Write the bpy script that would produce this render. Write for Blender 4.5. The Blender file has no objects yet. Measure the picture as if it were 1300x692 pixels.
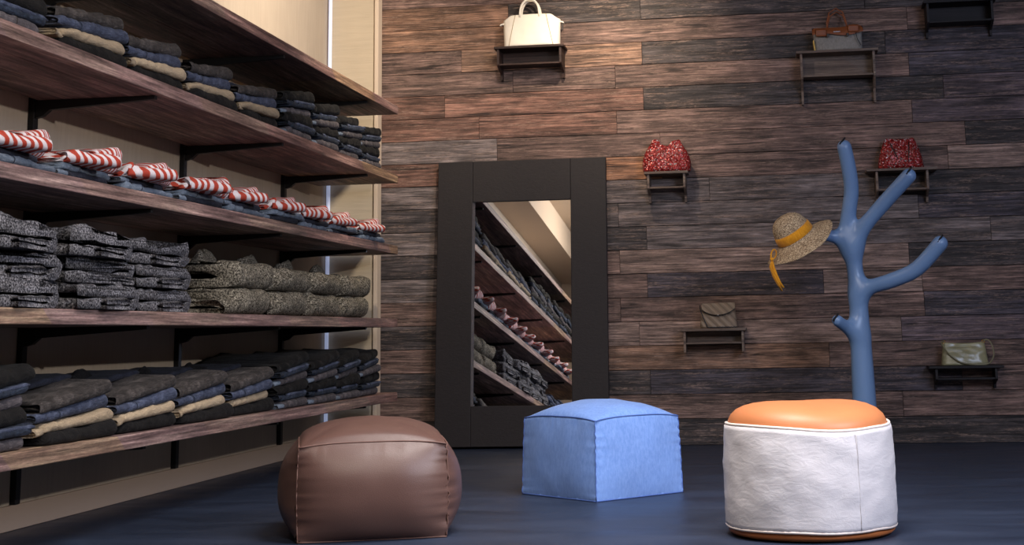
import bpy, bmesh, math, random
import numpy as np
from mathutils import Vector, Matrix, noise as mnoise
from mathutils.geometry import tessellate_polygon
PI = math.pi
C = bpy.context.scene.collection
rnd = random.Random(7)

# ------------------------------------------------------------------ helpers
def link(o, parent=None):
    C.objects.link(o)
    if parent is not None: o.parent = parent
    return o

class MB:
    """collects vertices and faces of one mesh object"""
    def __init__(s): s.v = []; s.f = []; s.sm = []; s.mi = []
    def add(s, vs, fs, smooth=True, mi=0):
        b = len(s.v); s.v += [tuple(p) for p in vs]
        for f in fs: s.f.append([b + i for i in f]); s.sm.append(smooth); s.mi.append(mi)
        return s
    def box(s, x0, x1, y0, y1, z0, z1, bev=0.0, mi=0):
        bm = bmesh.new(); bmesh.ops.create_cube(bm, size=1)
        for v in bm.verts: v.co = Vector(((x0+x1)/2 + v.co.x*(x1-x0), (y0+y1)/2 + v.co.y*(y1-y0), (z0+z1)/2 + v.co.z*(z1-z0)))
        if bev > 0: bmesh.ops.bevel(bm, geom=bm.edges[:], offset=bev, segments=2, affect='EDGES', profile=0.5)
        bm.verts.index_update()
        s.add([v.co[:] for v in bm.verts], [[v.index for v in f.verts] for f in bm.faces], False, mi); bm.free(); return s
    def prism(s, pts, a, b, axis='x', bev=0.0):
        """closed 2D outline extruded along an axis between a and b"""
        bm = bmesh.new()
        def P(p, t): return {'x': (t, p[0], p[1]), 'y': (p[0], t, p[1]), 'z': (p[0], p[1], t)}[axis]
        va = [bm.verts.new(P(p, a)) for p in pts]; vb = [bm.verts.new(P(p, b)) for p in pts]
        n = len(pts)
        bm.faces.new(va); bm.faces.new(vb[::-1])
        for i in range(n): bm.faces.new((va[i], va[(i+1) % n], vb[(i+1) % n], vb[i]))
        bmesh.ops.recalc_face_normals(bm, faces=bm.faces[:])
        if bev: bmesh.ops.bevel(bm, geom=bm.edges[:], offset=bev, segments=1, affect='EDGES')
        bm.verts.index_update()
        s.add([v.co[:] for v in bm.verts], [[v.index for v in f.verts] for f in bm.faces], False); bm.free(); return s
    def tube(s, pts, r, n=10, closed=False, flat=1.0, smooth=True):
        P = [Vector(p) for p in pts]; m = len(P)
        R = r if isinstance(r, (list, tuple)) else [r]*m
        vs = []; up = None
        for i in range(m):
            if closed: t = P[(i+1) % m] - P[i-1]
            else: t = P[min(i+1, m-1)] - P[max(i-1, 0)]
            t.normalize()
            if up is None:
                up = Vector((0, 0, 1)) if abs(t.z) < .9 else Vector((1, 0, 0))
            a = t.cross(up); a.normalize(); b = a.cross(t); up = b
            for k in range(n):
                th = 2*PI*k/n
                vs.append(P[i] + a*math.cos(th)*R[i] + b*math.sin(th)*R[i]*flat)
        fs = []
        for i in range(m if closed else m-1):
            j = (i+1) % m
            for k in range(n): fs.append([i*n+k, i*n+(k+1) % n, j*n+(k+1) % n, j*n+k])
        if not closed:
            fs.append(list(range(n))[::-1]); fs.append([(m-1)*n+k for k in range(n)])
        return s.add(vs, fs, smooth)
    def lathe(s, prof, n=64, fn=None):
        """prof: list of (r, z); fn perturbs (x, y, z)"""
        vs = []
        for r, z in prof:
            for k in range(n):
                th = 2*PI*k/n; p = Vector((r*math.cos(th), r*math.sin(th), z))
                vs.append(fn(p, th) if fn else p)
        fs = [[i*n+k, i*n+(k+1) % n, (i+1)*n+(k+1) % n, (i+1)*n+k] for i in range(len(prof)-1) for k in range(n)]
        return s.add(vs, fs)
    def grid(s, fn, nu, nv, mi=0):
        vs = [fn(i/nu, j/nv) for i in range(nu+1) for j in range(nv+1)]
        fs = [[i*(nv+1)+j, (i+1)*(nv+1)+j, (i+1)*(nv+1)+j+1, i*(nv+1)+j+1] for i in range(nu) for j in range(nv)]
        return s.add(vs, fs, True, mi)
    def mesh(s, name, mats, weld=0.0):
        me = bpy.data.meshes.new(name); me.from_pydata([tuple(v) for v in s.v], [], s.f)
        for i, p in enumerate(me.polygons): p.use_smooth = s.sm[i]; p.material_index = s.mi[i]
        for m in (mats if isinstance(mats, (list, tuple)) else [mats]): me.materials.append(m)
        bm = bmesh.new(); bm.from_mesh(me)
        if weld: bmesh.ops.remove_doubles(bm, verts=bm.verts[:], dist=weld)
        bmesh.ops.recalc_face_normals(bm, faces=bm.faces[:])
        bm.to_mesh(me); bm.free(); me.update(); return me
    def build(s, name, mats, parent=None, weld=0.0, loc=(0, 0, 0)):
        o = bpy.data.objects.new(name, s.mesh(name, mats, weld)); o.location = loc
        return link(o, parent)

def tag(o, label, cat, group=None, kind=None):
    o['label'] = label; o['category'] = cat
    if group: o['group'] = group
    if kind: o['kind'] = kind
    return o
def struct(o): o['kind'] = 'structure'; return o
def empty(name, loc, rz=0.0):
    o = bpy.data.objects.new(name, None); o.empty_display_size = .05
    o.location = loc; o.rotation_euler = (0, 0, rz); return link(o)
def copy_tree(src, parent=None):
    c = src.copy(); C.objects.link(c)
    if parent is not None: c.parent = parent
    for ch in list(src.children): copy_tree(ch, c)
    return c
def nz(p, sc=1.0, seed=0.0): return mnoise.noise(Vector((p[0]*sc + seed*17.3, p[1]*sc - seed*5.1, p[2]*sc + seed*3.7)))
def lerp(a, b, t): return a + (b-a)*t
def sstep(a, b, x): t = max(0., min(1., (x-a)/(b-a))); return t*t*(3-2*t)

# ------------------------------------------------------------------ materials
def srgb(c): return tuple(((x/255)/12.92 if x/255 <= .04045 else ((x/255+.055)/1.055)**2.4) for x in c) + (1.,)
class Mat:
    def __init__(s, name, rough=.6, spec=.5):
        s.m = bpy.data.materials.new(name); s.m.use_nodes = True
        s.nt = s.m.node_tree; s.b = s.nt.nodes['Principled BSDF']
        s.b.inputs['Roughness'].default_value = rough
        s.b.inputs['Specular IOR Level'].default_value = spec
    def n(s, t, **kw):
        nd = s.nt.nodes.new(t)
        for k, v in kw.items():
            if k in nd.inputs: nd.inputs[k].default_value = v
            else: setattr(nd, k, v)
        return nd
    def l(s, a, b): s.nt.links.new(a, b)
    def coords(s, scale=(1, 1, 1), kind='Object', rot=(0, 0, 0)):
        tc = s.n('ShaderNodeTexCoord'); mp = s.n('ShaderNodeMapping')
        mp.inputs['Scale'].default_value = scale; mp.inputs['Rotation'].default_value = rot
        s.l(tc.outputs[kind], mp.inputs['Vector']); return mp.outputs['Vector']
    def noise(s, vec, scale=5., detail=4., rough=.55, dist=0.):
        nd = s.n('ShaderNodeTexNoise'); nd.inputs['Scale'].default_value = scale
        nd.inputs['Detail'].default_value = detail; nd.inputs['Roughness'].default_value = rough
        nd.inputs['Distortion'].default_value = dist
        s.l(vec, nd.inputs['Vector']); return nd.outputs['Fac']
    def ramp(s, fac, stops, interp='LINEAR'):
        nd = s.n('ShaderNodeValToRGB'); cr = nd.color_ramp; cr.interpolation = interp
        while len(cr.elements) > 1: cr.elements.remove(cr.elements[-1])
        for i, (p, c) in enumerate(stops):
            e = cr.elements[0] if i == 0 else cr.elements.new(p)
            e.position = p; e.color = c if len(c) == 4 else srgb(c)
        s.l(fac, nd.inputs['Fac']); return nd.outputs['Color']
    def mix(s, a, b, fac=1., mode='MULTIPLY'):
        nd = s.n('ShaderNodeMix', data_type='RGBA', blend_type=mode)
        if isinstance(fac, (int, float)): nd.inputs[0].default_value = fac
        else: s.l(fac, nd.inputs[0])
        for k, x in ((6, a), (7, b)):
            if isinstance(x, tuple): nd.inputs[k].default_value = x
            else: s.l(x, nd.inputs[k])
        return nd.outputs[2]
    def col(s, c):
        if isinstance(c, tuple): s.b.inputs['Base Color'].default_value = c if len(c) == 4 else srgb(c)
        else: s.l(c, s.b.inputs['Base Color'])
        return s
    def bump(s, h, strength=.3, dist=.005, prev=None):
        nd = s.n('ShaderNodeBump'); nd.inputs['Strength'].default_value = strength; nd.inputs['Distance'].default_value = dist
        s.l(h, nd.inputs['Height'])
        if prev is not None: s.l(prev, nd.inputs['Normal'])
        s.l(nd.outputs['Normal'], s.b.inputs['Normal']); return nd.outputs['Normal']
    def math(s, op, a, b=None):
        nd = s.n('ShaderNodeMath', operation=op)
        for k, x in ((0, a), (1, b)):
            if x is None: continue
            if isinstance(x, (int, float)): nd.inputs[k].default_value = x
            else: s.l(x, nd.inputs[k])
        return nd.outputs[0]

G = lambda v: (v, v, v, 1.)

def mat_plank_wall():
    """weathered boards; each board's own tone and its own stretch of grain come from the mesh"""
    M = Mat('weathered_boards', .62, .35)
    at = M.n('ShaderNodeAttribute', attribute_name='tone')
    tc = M.n('ShaderNodeTexCoord'); cmb = M.n('ShaderNodeCombineXYZ')
    M.l(at.outputs['Alpha'], cmb.inputs[1])
    va = M.n('ShaderNodeVectorMath', operation='MULTIPLY_ADD')
    va.inputs[1].default_value = (1, 1, 1); M.l(tc.outputs['Object'], va.inputs[0])
    sc = M.n('ShaderNodeVectorMath', operation='SCALE'); sc.inputs['Scale'].default_value = 37.; M.l(cmb.outputs[0], sc.inputs[0])
    M.l(sc.outputs[0], va.inputs[2])
    def mp(s_):
        m_ = M.n('ShaderNodeMapping'); m_.inputs['Scale'].default_value = s_; M.l(va.outputs[0], m_.inputs['Vector']); return m_.outputs[0]
    broad = M.noise(mp((.9, 1, 12)), 1.6, 4, .6, .35)
    fine = M.noise(mp((1.5, 1, 42)), 2.0, 8, .78, .3)
    blot = M.noise(mp((4, 1, 9)), 1.2, 5, .65, .4)
    fib = M.noise(mp((9, 1, 260)), 1.0, 4, .65)
    patch = M.noise(mp((3.2, 1, 34)), 1.6, 8, .78, .5)
    grit = M.noise(mp((26, 1, 120)), 1.6, 4, .7)
    c = M.mix(at.outputs['Color'], M.ramp(broad, [(.3, G(.5)), (.5, G(.95)), (.7, G(1.55))]), 1.)
    c = M.mix(c, M.ramp(fine, [(.33, G(.08)), (.43, G(.55)), (.53, G(1.1)), (.62, G(1.8)), (.72, G(2.6))]), .97)
    c = M.mix(c, M.ramp(blot, [(.35, G(.6)), (.65, G(1.4))]), .9)
    c = M.mix(c, M.ramp(fib, [(.35, G(.5)), (.65, G(1.5))]), .95)
    pale = M.math('MULTIPLY', M.ramp(patch, [(.50, G(0)), (.66, G(1))]), M.ramp(grit, [(.42, G(.1)), (.56, G(1))]))
    c = M.mix(c, srgb((186, 158, 142)), M.math('MULTIPLY', pale, .55), 'MIX')
    dark = M.ramp(M.noise(mp((1.5, 1, 30)), 1.5, 3, .55, .9), [(.62, G(1)), (.70, G(.18))])
    c = M.mix(c, dark, .9)
    M.col(c)
    M.l(M.ramp(patch, [(.3, G(.42)), (.7, G(.7))]), M.b.inputs['Roughness'])
    n1 = M.bump(fine, .8, .006); M.bump(fib, .4, .002, n1)
    return M.m

def mat_shelf_wood(name, cols, along='y', grain=1.):
    M = Mat(name, .6, .35)
    s1 = {'y': (9, .9, 26), 'x': (.9, 9, 22)}[along]; s2 = {'y': (30, 1.6, 52), 'x': (2.5, 60, 110)}[along]; s3 = {'y': (40, 14, 60), 'x': (14, 40, 60)}[along]
    broad = M.noise(M.coords(s1), 1.5, 5, .65, .3); fine = M.noise(M.coords(s2), 1.6, 7, .72, .2); grit = M.noise(M.coords(s3), 2.5, 5, .7)
    c = M.ramp(broad, [(.3, cols[0]), (.45, cols[1]), (.58, cols[2]), (.75, cols[3])])
    c = M.mix(c, M.ramp(fine, [(.33, G(.18)), (.44, G(.7)), (.55, G(1.15)), (.66, G(2.0))]), .95*grain)
    c = M.mix(c, M.ramp(grit, [(.35, G(.75)), (.65, G(1.3))]), .8*grain)
    # short staves joined end to end
    sx = M.n('ShaderNodeSeparateXYZ'); M.l(M.coords(), sx.inputs[0])
    cell = M.math('FLOOR', M.math('MULTIPLY', M.math('ADD', sx.outputs['Y' if along == 'y' else 'X'], M.math('MULTIPLY', sx.outputs['Z'], 1.3)), 1.45))
    st = M.n('ShaderNodeTexWhiteNoise', noise_dimensions='1D'); M.l(cell, st.inputs['W'])
    c = M.mix(c, M.ramp(st.outputs['Value'], [(0, (206, 186, 184)), (.35, (255, 222, 212)), (.6, (236, 226, 230)), (.8, (255, 236, 196)), (1, (255, 250, 226))]), .9*grain)
    M.col(c); M.bump(fine, .5, .003); return M.m

def mat_plain(name, c, rough=.5, spec=.5, metal=0., bump=0., bs=200.):
    M = Mat(name, rough, spec); M.col(c); M.b.inputs['Metallic'].default_value = metal
    if bump: M.bump(M.noise(M.coords(), bs, 3, .6), bump, .002)
    return M.m

def mat_denim(name, base, light, rough=.85, fade=.5):
    M = Mat(name, rough, .2)
    tw = M.n('ShaderNodeTexWave', wave_type='BANDS', bands_direction='DIAGONAL'); tw.inputs['Scale'].default_value = 260; tw.inputs['Distortion'].default_value = 1.
    M.l(M.coords(), tw.inputs['Vector'])
    blot = M.noise(M.coords(), 11, 5, .65, .4); fibre = M.noise(M.coords((1, 1, 2)), 330, 3, .7); slub = M.noise(M.coords((30, 4, 30)), 6, 4, .7)
    oi = M.n('ShaderNodeObjectInfo')
    f = M.math('ADD', M.math('MULTIPLY', blot, fade), M.math('MULTIPLY', slub, .35))
    c = M.ramp(f, [(.30, base), (.43, tuple((a+b)//2 for a, b in zip(base, light))), (.54, light)])
    c = M.mix(c, M.ramp(fibre, [(.3, G(.6)), (.7, G(1.45))]), .8)
    c = M.mix(c, M.ramp(oi.outputs['Random'], [(0, G(.82)), (1, G(1.18))]), 1.)
    M.col(c); M.b.inputs['Sheen Weight'].default_value = .02
    n1 = M.bump(tw.outputs['Fac'], .15, .001); M.bump(M.noise(M.coords((1.6, .8, 1.6)), 24, 5, .62, 1.2), .7, .009, n1); return M.m

def mat_knit(name, dark, mid, light):
    M = Mat(name, .95, .1)
    v = M.n('ShaderNodeTexVoronoi', feature='F1'); v.inputs['Scale'].default_value = 170; M.l(M.coords((1, .8, 1)), v.inputs['Vector'])
    sp = M.noise(M.coords(), 150, 3, .65, .5); bl = M.noise(M.coords(), 14, 3, .5)
    c = M.ramp(sp, [(.36, dark), (.47, mid), (.6, light), (.75, light)])
    c = M.mix(c, M.ramp(v.outputs['Distance'], [(.1, G(1.15)), (.75, G(.45))]), .9)
    c = M.mix(c, M.ramp(bl, [(.3, G(.75)), (.7, G(1.2))]), 1.)
    M.col(c); n1 = M.bump(v.outputs['Distance'], -.8, .004); M.bump(sp, .6, .004, n1); return M.m

def mat_stripes():
    M = Mat('red_white_stripes', .8, .2)
    at = M.n('ShaderNodeAttribute', attribute_name='stripe')
    f = M.math('SINE', M.math('MULTIPLY', at.outputs['Fac'], 2*PI/.0195))
    c = M.ramp(M.math('ADD', M.math('MULTIPLY', f, .5), .5), [(.0, (160, 60, 46)), (.46, (168, 68, 52)), (.56, (200, 190, 192)), (1, (208, 200, 204))])
    c = M.mix(c, M.ramp(M.noise(M.coords(), 260, 2, .6), [(.3, G(.85)), (.7, G(1.1))]), .8)
    M.col(c); M.bump(M.noise(M.coords(), 60, 3, .6), .25, .003); return M.m

def mat_leather(name, c, rough=.42, spec=.5, scale=260., st=.25, var=.12, vein=0.):
    M = Mat(name, rough, spec)
    v = M.n('ShaderNodeTexVoronoi', feature='DISTANCE_TO_EDGE'); v.inputs['Scale'].default_value = scale; M.l(M.coords(), v.inputs['Vector'])
    bl = M.noise(M.coords(), 6, 4, .6)
    cc = M.mix(srgb(c), M.ramp(bl, [(.3, G(1-var)), (.7, G(1+var))]), 1.)
    M.col(cc); n1 = M.bump(v.outputs['Distance'], st, .0012)
    if vein:
        w = M.noise(M.coords((2.2, 2.2, 5), rot=(0, 0, .4)), 9, 5, .62, 1.6)
        M.bump(w, vein, .012, n1)
    return M.m

def mat_sequin():
    M = Mat('red_sequins', .3, .6)
    v = M.n('ShaderNodeTexVoronoi', feature='F1'); v.inputs['Scale'].default_value = 190; M.l(M.coords(), v.inputs['Vector'])
    sx = M.n('ShaderNodeSeparateColor'); M.l(v.outputs['Color'], sx.inputs[0])
    c = M.ramp(sx.outputs[0], [(0, (110, 12, 16)), (.35, (160, 22, 24)), (.78, (196, 40, 36)), (.9, (214, 92, 80)), (.95, (236, 220, 214)), (1, (246, 236, 230))])  # palest cells are glints painted into the sequin colour
    c = M.mix(c, M.ramp(v.outputs['Distance'], [(.15, G(1.1)), (.6, G(.35))]), .9)
    M.col(c); M.b.inputs['Metallic'].default_value = .25
    nm = M.n('ShaderNodeVectorMath', operation='MULTIPLY_ADD')
    g = M.n('ShaderNodeNewGeometry'); M.l(v.outputs['Color'], nm.inputs[0]); nm.inputs[1].default_value = (.9, .9, .9)
    sub = M.n('ShaderNodeVectorMath', operation='SUBTRACT'); M.l(g.outputs['Normal'], sub.inputs[0]); sub.inputs[1].default_value = (.45, .45, .45)
    M.l(sub.outputs[0], nm.inputs[2]); nn = M.n('ShaderNodeVectorMath', operation='NORMALIZE'); M.l(nm.outputs[0], nn.inputs[0])
    M.l(nn.outputs[0], M.b.inputs['Normal']); return M.m

def mat_plaster(name, c, vertical=True):
    M = Mat(name, .85, .2)
    s = (30, 30, 2.2) if vertical else (2.2, 30, 30)
    n1 = M.noise(M.coords(s), 1.6, 5, .6, .4); n2 = M.noise(M.coords(), 3, 3, .5)
    cc = M.mix(srgb(c), M.ramp(n2, [(.3, G(.94)), (.7, G(1.05))]), 1.)
    cc = M.mix(cc, M.ramp(n1, [(.3, G(.92)), (.7, G(1.04))]), .8)
    M.col(cc); M.bump(n1, .5, .005); return M.m

def mat_floor():
    M = Mat('blue_resin_floor', .42, .45)
    n1 = M.noise(M.coords((1, 2.5, 1)), 2.2, 5, .6, .5); n2 = M.noise(M.coords(), 60, 4, .6)
    c = M.ramp(n1, [(.3, (30, 39, 56)), (.55, (37, 47, 66)), (.75, (44, 55, 76))])
    c = M.mix(c, M.ramp(n2, [(.3, G(.9)), (.7, G(1.1))]), .6)
    M.col(c); M.l(M.ramp(n1, [(.3, G(.36)), (.7, G(.52))]), M.b.inputs['Roughness']); M.bump(n2, .08, .002); return M.m

def mat_fabric(name, c, c2, scale=240):
    M = Mat(name, .88, .2)
    sl = M.noise(M.coords((1, 1, .35)), scale*.45, 4, .75); fb = M.noise(M.coords(), scale*2, 2, .6); bl = M.noise(M.coords(), 7, 3, .5)
    cc = M.ramp(sl, [(.34, c), (.66, c2)])
    cc = M.mix(cc, M.ramp(bl, [(.3, G(.93)), (.7, G(1.05))]), 1.)
    M.col(cc); M.b.inputs['Sheen Weight'].default_value = .15; M.bump(fb, .25, .0015); return M.m

def mat_straw():
    M = Mat('woven_straw', .8, .25)
    v = M.n('ShaderNodeTexVoronoi', feature='F1'); v.inputs['Scale'].default_value = 260; M.l(M.coords((1, 1, 1.6)), v.inputs['Vector'])
    sx = M.n('ShaderNodeSeparateColor'); M.l(v.outputs['Color'], sx.inputs[0])
    c = M.ramp(sx.outputs[0], [(0, (104, 86, 68)), (.4, (150, 128, 102)), (.8, (186, 164, 132)), (1, (216, 196, 164))])
    M.col(c); M.bump(v.outputs['Distance'], .5, .002); return M.m

MT = {}
MT['wall'] = mat_plank_wall()
MT['shelf'] = mat_shelf_wood('aged_shelf_wood', [(76, 62, 62), (112, 94, 91), (142, 124, 118), (182, 166, 154)])
MT['display_grey'] = mat_shelf_wood('weathered_grey_wood', [(84, 74, 66), (110, 98, 88), (128, 116, 102), (148, 136, 122)], 'x', .6)
MT['display_dark'] = mat_shelf_wood('dark_stained_wood', [(34, 24, 22), (50, 36, 32), (64, 48, 42), (80, 62, 54)], 'x', .6)
MT['display_black'] = mat_shelf_wood('blackened_wood', [(22, 20, 22), (30, 28, 30), (38, 35, 37), (48, 44, 46)], 'x', .6)
MT['iron'] = mat_plain('black_iron', (18, 17, 19), .55, .4)
MT['plaster'] = mat_plaster('combed_plaster', (174, 161, 146))
MT['plaster_side'] = mat_plaster('combed_plaster_side', (190, 176, 154), False)
MT['skirting'] = mat_plain('painted_skirting', (168, 148, 132), .6, .3)
MT['ceil'] = mat_plain('ceiling_paint', (206, 188, 168), .9, .2)
MT['floor'] = mat_floor()
MT['frame'] = mat_shelf_wood('black_brown_lacquer', [(32, 27, 28), (34, 29, 30), (35, 30, 31), (37, 32, 33)], 'y', .12)
MT['denim_blue'] = mat_denim('blue_denim', (28, 34, 50), (92, 101, 124))
MT['denim_dkblue'] = mat_denim('dark_blue_denim', (12, 16, 25), (58, 70, 90))
MT['denim_light'] = mat_denim('washed_light_denim', (66, 78, 94), (126, 136, 150))
MT['denim_navy'] = mat_denim('navy_denim', (12, 14, 22), (44, 48, 62))
MT['denim_grey'] = mat_denim('grey_denim', (36, 34, 38), (104, 98, 102))
MT['denim_char'] = mat_denim('charcoal_denim', (20, 18, 19), (92, 86, 84))
MT['denim_black'] = mat_denim('black_denim', (6, 6, 7), (22, 21, 22))
MT['beige'] = mat_denim('beige_twill', (146, 130, 108), (184, 166, 140), fade=.35)
MT['knit_grey'] = mat_knit('blue_grey_knit', (26, 26, 30), (74, 74, 80), (146, 145, 152))
MT['knit_olive'] = mat_knit('olive_grey_knit', (38, 36, 31), (100, 94, 84), (166, 158, 142))
MT['stripes'] = mat_stripes()
MT['brown_leather'] = mat_leather('brown_leather', (90, 66, 60), .42, .45, 300, .3, .05)
MT['brown_seam'] = mat_plain('brown_stitching', (104, 76, 68), .6)
MT['blue_cloth'] = mat_fabric('blue_woven_cloth', (102, 138, 204), (122, 156, 218))
MT['blue_seam'] = mat_plain('blue_seam_thread', (70, 98, 164), .8)
MT['white_leather'] = mat_leather('white_leather', (212, 209, 213), .5, .4, 240, .12, .02, .13)
MT['white_pipe'] = mat_plain('white_piping', (226, 214, 206), .5)
MT['orange_leather'] = mat_leather('orange_leather', (184, 116, 74), .45, .4, 300, .25, .04)
MT['orange_dark'] = mat_leather('tan_leather', (172, 100, 52), .5, .4, 300, .25, .05)
MT['tree'] = mat_plain('blue_lacquer', (108, 138, 178), .32, .5)
MT['slot_shade'] = mat_plain('slot_shade_dark', (10, 12, 18), .8)  # near-black, plays the shade inside the branch slots
MT['straw'] = mat_straw()
MT['ribbon'] = mat_fabric('mustard_ribbon', (196, 128, 20), (222, 156, 40), 300)
MT['tote'] = mat_leather('cream_leather', (240, 234, 220), .45, .4, 340, .15, .03)
MT['tote_seam'] = mat_plain('cream_seam', (176, 160, 130), .6)
MT['dark_leather'] = mat_plain('dark_leather', (34, 26, 24), .5)
MT['sequin'] = mat_sequin()
MT['grey_canvas'] = mat_fabric('grey_canvas', (128, 124, 118), (150, 146, 140), 300)
MT['tan_leather'] = mat_leather('saddle_leather', (130, 72, 38), .45, .4, 300, .2, .1)
MT['yellow_trim'] = mat_plain('yellow_gusset', (206, 168, 78), .5)
MT['brass'] = mat_plain('brass', (190, 150, 80), .3, .5, 1.)
MT['chain'] = mat_plain('dark_chain', (52, 56, 66), .35, .5, .8)
MT['silver'] = mat_plain('silver_clasp', (200, 200, 205), .25, .5, 1.)
MT['olive'] = mat_leather('olive_leather', (142, 138, 106), .28, .6, 200, .2, .1)
MT['olive_strap'] = mat_plain('olive_strap', (118, 112, 82), .4)
M_ = Mat('silvered_glass', .0, .5); M_.col((.86, .87, .88, 1)); M_.b.inputs['Metallic'].default_value = 1.; M_.b.inputs['Roughness'].default_value = .01; MT['mirror'] = M_.m
M_ = Mat('lit_tube'); M_.col((.8, .85, 1, 1)); M_.b.inputs['Emission Color'].default_value = (.55, .66, 1., 1); M_.b.inputs['Emission Strength'].default_value = 1.6; MT['led'] = M_.m; M_.b.inputs['Emission Strength']  .default_value = .34
M_ = Mat('quilted_leather', .5, .4)
_q = M_.n('ShaderNodeTexWave', wave_type='BANDS', bands_direction='DIAGONAL'); _q.inputs['Scale'].default_value = 14; _q.inputs['Distortion'].default_value = .2
M_.l(M_.coords((1, 0, 1)), _q.inputs['Vector'])
_q2 = M_.n('ShaderNodeTexWave', wave_type='BANDS', bands_direction='DIAGONAL'); _q2.inputs['Scale'].default_value = 14; M_.l(M_.coords((-1, 0, 1)), _q2.inputs['Vector'])
_m = M_.math('MINIMUM', _q.outputs['Fac'], _q2.outputs['Fac'])
M_.col(M_.ramp(_q.outputs['Fac'], [(0, (112, 98, 84)), (.2, (136, 120, 104)), (1, (144, 128, 112))])); M_.bump(_q.outputs['Fac'], .8, .006); MT['quilt'] = M_.m
MT['steel'] = mat_plain('satin_steel', (120, 120, 122), .35, .5, .9)

# ------------------------------------------------------------------ room shell
XL, XF, YB, ZC = -2.565, -2.08, 8.10, 2.76
XR, YF = 3.6, -0.62
struct(MB().box(XL-.15, XR+.15, YF-.15, YB+.15, -.1, 0).build('floor', MT['floor']))
struct(MB().box(XL-.15, XR+.15, YF-.15, YB+.15, ZC, ZC+.1).build('ceiling', MT['ceil']))
struct(MB().box(XL-.15, XL, YF-.15, YB+.15, 0, ZC).build('wall_left', MT['plaster']))
struct(MB().box(XL-.15, XR+.15, YF-.15, YF, 0, ZC).build('wall_front', MT['ceil']))
struct(MB().box(XR, XR+.15, YF, YB+.15, 0, ZC).build('wall_right', MT['ceil']))
struct(MB().box(XL+.002, -2.24, YF+.002, 7.0, 2.48, ZC-.002).build('trim_1', MT['ceil']))       # boxed bulkhead above the shelving
struct(MB().box(XL+.002, XL+.014, YF+.002, 7.99, .001, .082, .002).build('baseboard_left', MT['skirting']))
# plaster return beside the plank wall
struct(MB().box(XL+.002, -2.285, 8.0, YB-.035, .001, ZC-.002).build('trim_2', MT['plaster_side']))
struct(MB().box(-2.285, -2.262, 7.985, YB-.035, .001, ZC-.002, .003).build('trim_3', MT['ceil']))

# boards of the back wall, one mesh, each board with its own tone
TONES = dict(b=(142, 112, 94), w=(128, 98, 80), r=(120, 88, 76), m=(112, 90, 82), g=(102, 92, 90), d=(64, 58, 58), p=(98, 84, 88), l=(134, 112, 102), k=(68, 62, 68), o=(150, 108, 82))
ROWS = [  # bottom row first: (x where the board ends, tone)
    [(-1.0, 'd'), (1.5, 'd'), (9, 'k')],
    [(-1.6, 'm'), (.586, 'm'), (9, 'm')],
    [(-1.9, 'd'), (-.756, 'd'), (.9, 'k'), (9, 'm')],
    [(-1.3, 'm'), (.212, 'w'), (9, 'm')],
    [(-1.75, 'd'), (-.81, 'l'), (.6, 'l'), (9, 'p')],
    [(-1.5, 'm'), (-.911, 'm'), (.728, 'm'), (9, 'k')],
    [(-1.9, 'g'), (-.759, 'm'), (.2, 'k'), (.724, 'l'), (9, 'm')],
    [(-1.5, 'd'), (-.909, 'm'), (.662, 'l'), (9, 'd')],
    [(-1.8, 'g'), (-.756, 'd'), (1.1, 'g'), (9, 'g')],
    [(-1.4, 'd'), (-.911, 'g'), (.727, 'g'), (9, 'k')],
    [(-1.9, 'g'), (-.4, 'g'), (.5, 'g'), (9, 'd')],
    [(-1.6, 'r'), (-.981, 'm'), (-.66, 'o'), (.9, 'm'), (9, 'l')],
    [(-1.596, 'g'), (-.666, 'm'), (1.0, 'm'), (9, 'd')],
    [(-1.7, 'r'), (-.908, 'r'), (.724, 'm'), (9, 'p')],
    [(-1.9, 'r'), (-.753, 'r'), (.9, 'd'), (9, 'p')],
    [(-1.5, 'm'), (-.91, 'm'), (.722, 'm'), (9, 'k')],
    [(-1.8, 'm'), (-.755, 'b'), (.6, 'd'), (9, 'k')],
    [(-1.4, 'w'), (.727, 'm'), (9, 'm')],
    [(-1.524, 'w'), (-.757, 'd'), (.5, 'd'), (9, 'd')],
    [(-1.3, 'm'), (.2, 'd'), (9, 'k')],
    [(-1.0, 'w'), (.6, 'd'), (9, 'd')],
]
def build_plank_wall():
    mb = MB(); mb.box(XL-.15, XR+.15, YB+.012, YB+.15, 0, ZC); cols = [(.01, .008, .008, 0)]*6
    z = 0.0
    for ri, row in enumerate(ROWS):
        z1 = .139 + .1305*ri; z1 = min(z1, ZC-.001)
        x = XL + .002
        for xe, t in row:
            xe = min(xe, XR-.002)
            jit = rnd.uniform(-.0025, .0025); a = rnd.random()
            k = len(mb.f); mb.box(x+.0008, xe-.0008, YB+jit, YB+.03, z+.0014, z1-.0014, .0014)
            c = srgb(TONES[t]); v = rnd.uniform(.88, 1.12)
            cols += [(c[0]*v, c[1]*v, c[2]*v, a)]*(len(mb.f)-k)
            x = xe
            if xe >= XR-.01: break
        z = z1
    me = bpy.data.meshes.new('wall_back'); me.from_pydata(mb.v, [], mb.f); me.materials.append(MT['wall'])
    at = me.attributes.new('tone', 'FLOAT_COLOR', 'CORNER')
    for p in me.polygons:
        for li in p.loop_indices: at.data[li].color = cols[p.index]
    return struct(link(bpy.data.objects.new('wall_back', me)))
build_plank_wall()

# light tube in the corner of the shelving
t = MB().tube([(XL+.02, 7.972, .10), (XL+.02, 7.972, 1.2), (XL+.02, 7.972, ZC-.02)], .011, 12).build('corner_light_tube', MT['led'])
tag(t, 'thin upright bluish light tube in the corner beside the plank wall', 'light')

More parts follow.
